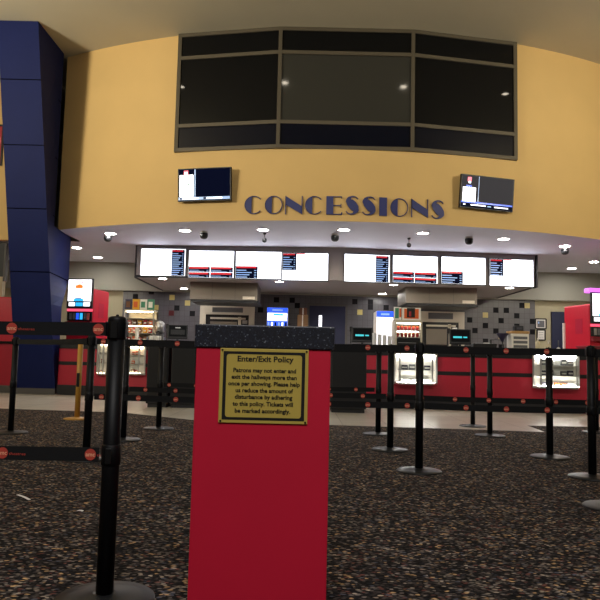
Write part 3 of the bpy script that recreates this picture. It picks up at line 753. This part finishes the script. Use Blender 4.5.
# coffee urn and napkin holder
X, Y = place(158.5,.56)
t = thing('drink_dispenser','grey dispenser standing between the left snack cabinet and register','dispenser',(X,Y,ZW))
b = MB(); b.bb((-.1,-.09,0),(.1,.1,.05),'greyplastic',bev=.01); b.bb((-.07,0,.05),(.07,.1,.22),'greyplastic'); b.build('stand',None,t)
b = MB(); b.lathe([(.07,.221),(.095,.25),(.095,.42),(.06,.46),(.02,.47)],'silver',20); b.build('tank',None,t)
b = MB(); b.bb((-.015,-.14,.23),(.015,-.09,.26),'black'); b.build('tap',None,t)
X, Y = place(155,.1)
t = thing('napkin_holder','low napkin holder with white napkins left of the register','napkin holder',(X,Y,ZW))
b = MB(); b.bb((-.17,-.07,0),(.17,.07,.015),'silver'); b.bb((-.17,-.07,.015),(-.16,.07,.12),'silver'); b.bb((.16,-.07,.015),(.17,.07,.12),'silver'); b.build('tray',None,t)
b = MB()
for k in range(6): b.box((-.1+k*.04,0,.085),(.012,.12,.13),'paper',rz=.1*((k%3)-1))
b.build('napkins',None,t)

# heated snack merchandiser in the middle
X, Y = place(408.7,.2); w = 27/650*Y; zb = W(408,320,Y).z-ZW; zt_ = W(408,307,Y).z-ZW
t = thing('snack_merchandiser','white framed snack merchandiser with picture boards on top at mid counter','snack cabinet',(X,Y,ZW))
b = MB()
for x in (-w/2,w/2-.03): b.bb((x,0,0),(x+.03,.45,zb),'frame')
b.bb((-w/2+.03,.43,0),(w/2-.03,.45,zb),'frame'); b.bb((-w/2+.03,0,zb-.05),(w/2-.03,.43,zb),'frame'); b.bb((-w/2+.03,0,0),(w/2-.03,.43,.02),'silver')
b.build('cabinet_frame',None,t)
b = MB(); b.bb((-w/2+.035,.01,.03),(w/2-.035,.3,.19),'black',bev=.008); b.bb((-w/2+.06,-.005,.1),(w/2-.06,.009,.11),'silver'); b.build('drawer',None,t)
b = MB()
for z in (.2,.33): b = MB(); b.bb((-w/2+.032,.02,z),(w/2-.032,.42,z+.012),'silver'); b.build('shelf',None,t)
b = MB(); b.bb((-w/2+.04,.02,zb-.07),(w/2-.04,.05,zb-.052),'case_dot'); b.build('light_bar',None,t); b = MB(); b.bb((-w/2+.04,.3,.315),(w/2-.04,.33,.328),'case_dot'); b.build('light_bar',None,t)
b = MB(); bh = zt_-zb
b.bb((-w/2-.02,.05,zb+.002),(-w/2+.12,.08,zt_),'paper'); b.bb((-w/2,.046,zb+.03),(-w/2+.07,.049,zt_-.02),'green'); b.bb((-w/2+.08,.046,zb+.05),(-w/2+.115,.049,zt_-.03),'orange')
b.bb((-w/2+.135,.05,zb+.002),(w/2-.02,.08,zt_-.01),'paper'); b.bb((-w/2+.17,.046,zb+.03),(w/2-.06,.049,zt_-.03),'orange'); b.bb((-w/2+.22,.043,zb+.05),(w/2-.13,.0455,zt_-.015),'ink'); b.bb((-w/2+.26,.04,zb+.07),(-w/2+.3,.0425,zt_-.08),'goods_red')
b.build('picture_board',None,t)
for row,(z,n) in enumerate(((.213,6),(.343,6))):
    for k in range(n):
        b = MB(); b.lathe([(.022,0),(.03,.05),(.031,.055)],'goods_red',12); b.lathe([(.032,.0555),(.02,.075),(.004,.08)],'orange',12)
        tag(b.build('snack_cup',None,None,(X-w/2+.07+k*(w-.14)/(n-1),Y+.12,ZW+z)),'small red snack cup on a shelf of the white framed merchandiser','snack cup','red snack cups in the merchandiser')
# clear cup stacks
for k,px in enumerate((374.5,379.5,384.5,389.5)):
    X, Y = place(px,.14+.03*(k%2)); hh = .27-.015*k
    b = MB(); prof=[(.032,0)]
    n = int(hh/.02)
    for j in range(n): prof += [(.036,.005+j*.02),(.046,.018+j*.02),(.04,.019+j*.02)]
    prof += [(.044,hh)]; b.lathe(prof,'cup',14); o = b.build('cup_stack',None,None,(X,Y,ZW))
    tag(o,['leftmost pale cup stack in front of the white cooler','second pale cup stack from the teal register','third pale cup stack from the teal register','pale cup stack touching the white framed merchandiser in view'][k],'cup stack','pale cup stacks in front of the cooler')
# white glowing cooler
def cooler(px0, px1, pt, Y, label, kind):
    x0 = W(px0,330,Y).x; x1 = W(px1,330,Y).x; w = x1-x0; zt_ = W((px0+px1)/2,pt,Y).z
    t = thing('drink_cooler', label, 'cooler', ((x0+x1)/2,Y,0))
    b = MB(); b.bb((-w/2,.03,.03),(w/2,.6,zt_),'white',bev=.01); b.build('body',None,t)
    b = MB(); b.bb((-w/2+.004,0,zt_-.13),(w/2-.004,.028,zt_-.005),'scrroyal'); b.bb((-w*.25,-.004,zt_-.09),(w*.25,-.0005,zt_-.05),'scrblue'); b.build('lit_header',None,t)
    b = MB()
    if kind == 0:
        b.bb((-w/2+.01,.005,.3),(w/2-.01,.028,zt_-.14),'scrwhite')
    else:
        b.bb((-w/2+.01,.005,.3),(w/2-.01,.028,zt_-.14),'scrroyal'); b.bb((-w/2+.02,.001,zt_-.36),(w/2-.02,.0045,zt_-.15),'scrwhite'); b.bb((-w*.2,-.002,zt_-.22),(w*.3,.0005,zt_-.17),'scrcyan')
        for r in range(2):
            for k in range(6): x=-w/2+.05+k*(w-.1)/5; b.bb((x-.022,-.001,zt_-.52-.16*r),(x+.022,.0045,zt_-.4-.16*r),['scrblue','scrwhite','scrdark'][(k+r)%3])
    b.build('lit_door',None,t)
    b = MB(); b.bb((w/2-.03,-.03,.7),(w/2-.015,.0,1.2),'silver'); b.build('handle',None,t)
cooler(376.5,393.5,311,14.0,'tall glowing white cooler with blue header behind the cup stacks',0)
cooler(266.5,287.5,307.5,17.6,'drink cooler with glowing blue front at the back wall',1)
# stock boxes by the navy door
for k,(x0,x1,z0,z1,m,lab) in enumerate(((297,308,315,330,'card','large brown stock box beside the navy back door'),(299,307,308,314,'brown','small brown stock box on top of the pile by the navy door'))):
    a = W(x0,z1,18.0); c = W(x1,z0,18.0)
    b = MB(); zb_ = 0 if k==0 else W(300,314.9,18.0).z
    if k==0: zc_=c.z
    b.bb((a.x,18.0,zb_),(c.x,18.4,c.z),m,bev=.01); b.bb((lerp(a.x,c.x,.45),17.995,zb_+.01),(lerp(a.x,c.x,.55),17.999,c.z-.01),'paper')
    tag(b.build('stock_box'),lab,'box','stock boxes by the back door')
# things at the right
X, Y = place(483.5,.4)
t = thing('receipt_printer','low black machine beside the right register','printer',(X,Y,ZW))
b = MB(); b.bb((-.22,-.12,0),(.22,.15,.13),'black',bev=.015); b.build('body',None,t)
b = MB(); b.bb((.0,-.05,.131),(.1,.02,.14),'paper'); b.build('paper_slip',None,t)
X, Y = place(491,.55)
t = thing('tap','dark tap with a long spout on the right part of the counter','tap',(X,Y,ZW))
b = MB(); b.lathe([(.03,0),(.03,.02),(.016,.03),(.016,.2),(.02,.21)],'black',14); b.build('column',None,t)
b = MB(); b.bb((-.015,-.02,.2),(.16,.02,.225),'greyplastic',bev=.004); b.build('spout',None,t)
X, Y = place(520.5,.35); w = 17/650*Y; hh = W(520,331,Y).z-ZW
t = thing('snack_warmer','white snack warmer box with a wooden top near the wall frames','snack warmer',(X,Y,ZW))
b = MB(); b.bb((-w/2,0,0),(w/2,.015,hh-.05),'white'); b.bb((-w/2,.015,0),(-w/2+.02,.3,hh-.05),'white'); b.bb((w/2-.02,.015,0),(w/2,.3,hh-.05),'white'); b.bb((-w/2+.02,.28,0),(w/2-.02,.3,hh-.05),'white'); b.build('body',None,t)
b = MB(); b.bb((-w/2-.01,-.01,hh-.049),(w/2+.01,.31,hh),'wood',bev=.004); b.build('top_board',None,t)
b = MB()
for z in (.06,.14,.22): b.bb((-w/2+.03,-.006,z),(w/2-.03,-.001,z+.05),'greyplastic')
b.build('vent',None,t)
b = MB(); b.bb((-.08,.05,0),(.08,.2,.1),'black',bev=.01); b.bb((-.05,.045,.03),(.05,.0495,.07),'scrgrey'); tag(b.build('small_monitor',None,None,(X+.0,Y,ZW+hh+.001)),'small black box on the wooden top of the snack warmer','monitor')
X, Y = place(502.5,.5)
t = thing('scoop_stand','dark hanging funnel-shaped scoop left of the snack warmer','scoop stand',(X,Y,ZW))
b = MB(); b.lathe([(.05,0),(.05,.01),(.01,.015),(.01,.16),(.02,.165)],'black',14); b.build('stand',None,t)
b = MB(); b.lathe([(.02,.166),(.05,.22),(.11,.32),(.112,.33)],'goods_dark',18); b.build('funnel',None,t)
for px,top,lab in ((538,338.5,'taller cream pump bottle, nearer the snack warmer'),(548.5,341.5,'shorter cream pump bottle, nearer the navy side door')):
    X, Y = place(px,.25); hh = W(px,top,Y).z-ZW
    t = thing('pump_bottle',lab,'bottle',(X,Y,ZW),0,'cream bottles on the right counter')
    b = MB(); b.lathe([(.035,0),(.04,.01),(.04,hh-.08),(.02,hh-.05),(.016,hh-.04)],'cream_bottle',16); b.build('bottle_body',None,t)
    b = MB(); b.lathe([(.012,hh-.039),(.012,hh)],'white',10); b.bb((-.012,-.05,hh),(.012,.01,hh+.012),'white'); b.build('pump',None,t)
X, Y = place(558.5,.25)
t = thing('domed_lid','white domed lid with an upright handle near the navy side door','bowl',(X,Y,ZW))
b = MB(); b.lathe([(.06,0),(.06,.02),(.05,.05),(.02,.075),(.01,.08)],'white',18); b.build('lid',None,t)
b = MB(); b.lathe([(.009,.081),(.009,.2),(.014,.21)],'greyplastic',10); b.build('handle',None,t)
b = MB(); b.box((0,0,.006),(.24,.15,.012),'paper',rz=.1); X,Y = place(599,.25); tag(b.build('paper_stack',None,None,(X,12.62,ZW)),'white papers lying on the counter at the right edge','papers')
# frames on the right wall
for (a0,a1,b0,b1,m,lab) in ((535.5,546,319,328.5,'scrblue','dark framed bluish picture on the cream wall right of the tiles'),(537,545,330,340,'paper','framed white notice hanging below the bluish picture')):
    Y = YB-.012; p = W(a0,b1,Y); q = W(a1,b0,Y)
    t = thing('picture_frame',lab,'picture frame',((p.x+q.x)/2,Y,(p.z+q.z)/2),0,'frames on the cream back wall'); hw=(q.x-p.x)/2; hz=(q.z-p.z)/2
    b = MB()
    for s in (-1,1): b.bb((s*hw-.015,-.02,-hz),(s*hw+.015,.006,hz),'black'); b.bb((-hw,-.02,s*hz-.015),(hw,.006,s*hz+.015),'black')
    b.build('frame',None,t)
    b = MB(); b.bb((-hw+.02,-.006,-hz+.02),(hw-.02,.004,hz-.02),'paper')
    if m!='paper': b.bb((-hw+.05,-.009,-hz+.04),(hw-.05,-.0065,hz-.05),'greyplastic'); b.bb((-hw+.08,-.011,0),(hw-.2,-.0095,hz-.08),'scrblue')
    else:
        for k in range(5): b.bb((-hw+.05,-.009,hz-.08-k*.05),(hw-.05,-.0065,hz-.07-k*.05),'greyplastic')
    b.build('picture',None,t)

# left edge: poster and black board on the far wall
p = W(4.6,125,15); q = W(4.6,166,15)
t = thing('wall_poster','red and pink poster in a dark frame high on the wall at far left','poster',(p.x-.55,14.995,(p.z+q.z)/2))
hz=(p.z-q.z)/2
b = MB()
for s in (-1,1): b.bb((s*.535-.02,-.03,-hz),(s*.535+.02,0,hz),'black'); b.bb((-.515,-.03,s*(hz-.02)-.02),(.515,0,s*(hz-.02)+.02),'black')
b.build('frame',None,t)
b = MB(); b.bb((-.51,-.012,-hz+.042),(.51,-.001,hz-.042),'goods_red'); b.lathe([(.2,-.016),(.2,-.013)],'pink',20,(.3,0,.1),'Y'); b.lathe([(.1,-.02),(.1,-.0165)],'paper',16,(.36,0,.12),'Y'); b.build('print',None,t)
p = W(6,243,15.3); q = W(6,277,15.3)
b = MB(); b.bb((p.x-3,15.25,q.z),(p.x,15.4,p.z-.0),'black'); b.bb((p.x+.001,15.24,q.z-.1),(p.x+.04,15.4,p.z),'greytrim'); b.bb((p.x-3,15.24,q.z-.5),(p.x-.001,15.4,q.z-.001),'cream'); b.bb((p.x-2.9,15.3,0),(p.x-2.7,15.4,q.z-.5),'cream'); b.bb((p.x-.2,15.3,0),(p.x,15.4,q.z-.5),'cream')
tag(b.build('dark_overhead_board'),'unlit black overhead board on a cream frame at the far left','board')

# ------------------------------------------------------------------ red podium with the policy sign
PX0, PX1, PY = -.353, .12, 2.2; PW = PX1-PX0
t = thing('ticket_podium','red laminate podium with a speckled dark top in the foreground','podium',((PX0+PX1)/2,PY,0),0)
b = MB(); b.bb((-PW/2+.006,.006,.0),(PW/2-.012,.42,.911),'podred',bev=.003); b.build('body',None,t)
b = MB(); b.bb((-PW/2,0,.9115),(PW/2,.435,.990),'granite',bev=.004); b.build('stone_top',None,t)
pw, ph = .298, .2485; sx = (W(219.5,386,PY).x+W(307.8,386,PY).x)/2; sz = W(263,386.0,PY).z
sg = thing('policy_sign','brass coloured Enter/Exit Policy plate screwed to the red podium','sign',(sx,PY+.004,sz))
sg.rotation_euler[1] = math.radians(.0)
b = MB(); b.bb((-pw/2,-.003,-ph/2),(pw/2,0,ph/2),'brass',bev=.001); b.build('plate',None,sg)
def rrect(hw,hz,r,n=5):
    P=[]
    for cx,cz,a0 in ((hw-r,hz-r,0),(-hw+r,hz-r,PI/2),(-hw+r,-hz+r,PI),(hw-r,-hz+r,1.5*PI)):
        for k in range(n+1): a=a0+PI/2*k/n; P.append((cx+r*math.cos(a),cz+r*math.sin(a)))
    return P
b = MB(); o_ = rrect(pw/2-.011,ph/2-.010,.001); i_ = rrect(pw/2-.022,ph/2-.019,.009)
n=len(o_)
for k in range(n):
    a,c = k,(k+1)%n; b.quad([(o_[a][0],-.0036,o_[a][1]),(o_[c][0],-.0036,o_[c][1]),(i_[c][0],-.0036,i_[c][1]),(i_[a][0],-.0036,i_[a][1])],'ink')
b.build('border',None,sg)
b = MB(); k = pw/413.0
mesh_into(b, text_mesh('Enter/Exit Policy',.026,'ink',262*k,.0007,.0002),'ink',(4*k,-.0038,(258.5-135)*k))
for s,yc,x0,x1 in (('Patrons may not enter and',188,150,443),('exit the hallways more than',219,143,447),('once per showing. Please help',250,128,462),('us reduce the amount of',281,162,430),('disturbance by adhering',311,160,428),('to this policy. Tickets will',343,152,433),('be marked accordingly.',375,162,420)):
    mesh_into(b, text_mesh(s,.0195,'ink',(x1-x0)*k,.0006,.0002),'ink',(((x0+x1)/2-293.5)*k,-.0038,(258.5-yc)*k))
b.build('lettering',None,sg,nofix=True)
for x in (-1,1):
    for z in (-1,1):
        b = MB(); b.lathe([(.0035,-.0055),(.0035,-.0031)],'screw',10,(x*(pw/2-.007),0,z*(ph/2-.006)),'Y'); b.build('screw',None,sg)

# ------------------------------------------------------------------ stanchions
def emblem_mesh(withtext):
    b = MB(); b.lathe([(.0205,-.0021),(.0205,-.0012)],'logo',24,(0,0,0),'Y')
    mesh_into(b, text_mesh('amc',.021,'logotext',.034,.0003,.0002),'logotext',(0,-.0024,0))
    if withtext: mesh_into(b, text_mesh('theatres',.014,'logo',.062,.0,.0002),'logo',(.056,-.0016,-.002))
    bmesh.ops.recalc_face_normals(b.bm, faces=b.bm.faces)
    me = bpy.data.meshes.new('emblem'); b.bm.to_mesh(me); b.bm.free()
    for x in b.mats: me.materials.append(M[x])
    return me
EM1, EM0 = emblem_mesh(True), emblem_mesh(False)
UZ, LZ = .972, .514
def make_stanchion(label, pm='post', dm='disc'):
    t = thing('stanchion', label, 'barrier post', (0,0,0), 0, 'retractable belt barrier posts')
    b = MB(); b.lathe([(.178,0),(.178,.007),(.172,.012),(.12,.018),(.05,.024),(.04,.028)],dm,48); b.build('base_disc',None,t)
    b = MB(); b.lathe([(.031,.0285),(.031,.935)],pm,32); b.build('post',None,t)
    b = MB(); b.lathe([(.0325,.936),(.0335,.94),(.0335,1.006),(.031,1.016),(.022,1.02)],pm,32); b.bb((-.012,-.04,.94),(.012,-.0355,1.0),'black'); b.bb((.0345,-.02,.945),(.0375,.02,1.0),'black',bev=.001); b.bb((-.0375,-.02,.945),(-.0345,.02,1.0),'black',bev=.001); b.build('belt_cassette',None,t)
    b = MB(); b.lathe([(.0315,.477),(.035,.481),(.035,.549),(.0315,.553)],pm,32); b.bb((-.01,-.04,.487),(.01,-.0352,.542),'black',bev=.002); b.build('lower_cassette',None,t)
    b = MB(); b.lathe([(.006,1.0205),(.006,1.026),(.003,1.028)],'black',10); b.build('cap_screw',None,t)
    return t
S = {}
SP = dict(A=(106,597,'nearest black post, large at the left of the red podium'),
 B=(10.5,431,'black post at the left edge in front of the blue pylon'),
 C=(86,457,'black post just left of the nearest large post'),
 D=(123,438,'black post showing just right of the nearest large post'),
 E=(158.5,427,'black post in front of the two black cabinets'),
 F=(378,432.6,'farthest of the three posts just right of the red podium'),
 G=(390,448,'middle one of the three posts just right of the red podium'),
 H=(419,469,'nearest of the three posts just right of the red podium, before the middle display case'),
 I=(472.8,424.7,'small far post left of its close twin, below the right register'),
 J=(489.9,434,'post right beside the small far one, on the carpet edge'),
 K=(549.9,455.3,'post with bright base in front of the right display case'),
 L=(592.5,475.3,'large post at the right edge of the photo'),
 M=(596.5,431,'far post hidden behind the large post at the right edge'),
 N=(613.5,505,'post outside the right edge, only the rim of its base showing'))
first = None
for k,(px,py,lab) in SP.items():
    p = G(px,py,.024)
    if first is None: t = first = make_stanchion(lab)
    else: t = dup(first, lab)
    t.location = (p.x*(p.y+.031)/p.y-(.006 if k=='A' else 0),p.y+.031*1,0); S[k] = t
for k,(x,y,lab) in dict(P=(4.0,6.38,'post beyond the right edge holding the second belt row'),R=(4.15,5.2,'post beyond the right edge holding the front belt row'),Q=(-2.45,2.48,'post beyond the left edge holding the nearest belts')).items():
    t = dup(first, lab); t.location = (x,y,0); S[k]=t
def belts(a, c, upper=True, lower=True, text=False, up=None, lo=None):
    A, B_ = S[a], S[c]; p = A.location.copy(); q = B_.location.copy(); d = q-p; L = d.length; u = d/L
    ang = math.atan2(d.y,d.x)
    flip = u.x < 0
    for z in ([UZ] if upper else [])+([LZ] if lower else []):
        l0, l1 = .044, L-.044; n = 10
        b = MB()
        pts = [(l0+(l1-l0)*i/n, -.006*math.sin(PI*i/n)) for i in range(n+1)]
        for (x0,s0),(x1,s1) in zip(pts,pts[1:]):
            for sgn in (1,-1):
                b.quad([(x0,sgn*.0009,s0-.025),(x1,sgn*.0009,s1-.025),(x1,sgn*.0009,s1+.025),(x0,sgn*.0009,s0+.025)])
            b.quad([(x0,-.0009,s0+.025),(x1,-.0009,s1+.025),(x1,.0009,s1+.025),(x0,.0009,s0+.025)])
            b.quad([(x0,-.0009,s0-.025),(x1,-.0009,s1-.025),(x1,.0009,s1-.025),(x0,.0009,s0-.025)])
        bmesh.ops.remove_doubles(b.bm, verts=b.bm.verts, dist=1e-5)
        o = b.build('belt','belt',A,(0,0,z),ang)
        pxe = up if z == UZ else lo
        if pxe is None: continue
        Ym = p.y; X = W(pxe, 350, Ym).x
        for _ in range(4): Ym = p.y+(X-p.x)*u.y/u.x; X = W(pxe, 350 if z==UZ else 404, Ym).x
        x = ((X-p.x)/u.x-.06) % .314 + .06
        if text: x = (X-p.x)/u.x-.327
        while x < L-.045:
            e = bpy.data.objects.new('emblem', EM1 if text else EM0); COL.objects.link(e); e.parent = o
            e.location = (x, .0002 if flip else 0, -.006*math.sin(PI*x/L)); e.rotation_euler[2] = PI if flip else 0
            x += .327 if text else .314
belts('Q','A',text=True,up=97.5,lo=93)
belts('C','H',up=367.8,lo=367.8); belts('H','L',up=466,lo=466); belts('L','R'); belts('B','C',lower=False)
belts('D','G',lo=362.7); belts('G','K',lo=488.8); belts('K','P',lo=556); belts('E','F',lo=355.7)
# golden post in front of the counter
p = G(77,417.5,.02)
t = thing('golden_stanchion','slender golden yellow post with round base beside the blue pylon','barrier post',(p.x,p.y,0))
b = MB(); b.lathe([(.17,0),(.17,.01),(.12,.02),(.045,.03)],'oak',36); b.build('base_disc',None,t)
b = MB(); b.lathe([(.034,.031),(.034,.99)],'oak',24); b.build('post',None,t)
b = MB(); b.bb((-.02,-.042,.42),(.02,-.035,.6),'black',bev=.003); b.build('side_clip',None,t)
b = MB(); b.lathe([(.036,.991),(.036,1.03),(.02,1.035)],'oak',24); b.build('cap',None,t)

# scraps on the carpet
for (qa,qb,w_,lab) in (((17.5,495),(29.5,500),.016,'thin white paper strip lying on the carpet at left'),((77,511),(83,511.4),.018,'tiny white paper scrap on the carpet left of the nearest post')):
    pa = G(*qa); pb = G(*qb); p = (pa+pb)/2; l = (pb-pa).length; a = math.atan2(pb.y-pa.y,pb.x-pa.x); b = MB(); n=4
    for i in range(n):
        x0=-l/2+l*i/n; x1=x0+l/n; z0=.003+.003*math.sin(PI*i/n); z1=.003+.003*math.sin(PI*(i+1)/n)
        b.quad([(x0,-w_/2,z0),(x1,-w_/2,z1),(x1,w_/2,z1),(x0,w_/2,z0)]); b.quad([(x0,-w_/2,z0-.002),(x1,-w_/2,z1-.002),(x1,w_/2,z1-.002),(x0,w_/2,z0-.002)])
    tag(b.build('paper_scrap','bpaper',None,(p.x,p.y,0),a),lab,'paper scrap','paper scraps on the carpet')

# ------------------------------------------------------------------ hall lights, with an unseen fill
def area(name, loc, target, power, col, sx, sy=None, spread=PI):
    l = bpy.data.lights.new(name,'AREA'); l.energy = power; l.color = col; l.size = sx; l.spread = spread
    if sy: l.shape = 'RECTANGLE'; l.size_y = sy
    o = bpy.data.objects.new(name,l); COL.objects.link(o); o.location = loc
    d = Vector(target)-Vector(loc); o.rotation_euler = d.to_track_quat('-Z','Y').to_euler(); return o
warm = (1,.9,.7)
area('hall_light_left',(-10.5,1.5,5.0),(1,13,5.4),132,warm,1.4,1.4,math.radians(75))
area('hall_light_right',(11.0,2.5,5.0),(5,13,5.6),68,warm,1.4,1.4,math.radians(60))
area('hall_uplight_left',(-8,7,4.6),(-7.5,8.5,7.15),320,warm,.8,.8)
area('hall_uplight_right',(9,6,4.6),(8,7.5,7.15),120,warm,.8,.8)
area('hall_fill_light',(0,-2,6.9),(0,1.5,0),430,(1,.97,.95),3,3)  # unseen fill added overhead to brighten the podium and foreground

w = bpy.data.worlds.new('world'); bpy.context.scene.world = w; w.use_nodes = True
w.node_tree.nodes['Background'].inputs[0].default_value = (.5,.5,.55,1); w.node_tree.nodes['Background'].inputs[1].default_value = .05

# ------------------------------------------------------------------ camera
cam = bpy.data.cameras.new('camera'); cam.sensor_width = 36; cam.sensor_fit = 'HORIZONTAL'; cam.lens = 36*F/600; cam.clip_end = 100; cam.clip_start = .05
co = bpy.data.objects.new('camera', cam); COL.objects.link(co); co.location = (0,0,HC)
co.rotation_euler = (Matrix.Rotation(PI/2+PITCH,3,'X') @ Matrix.Rotation(ROLL,3,'Z')).to_euler()
sc = bpy.context.scene; sc.camera = co
sc.view_settings.view_transform = 'Standard'; sc.view_settings.look = 'None'; sc.view_settings.gamma = 1; sc.view_settings.exposure = 0; sc.view_settings.use_curve_mapping = False
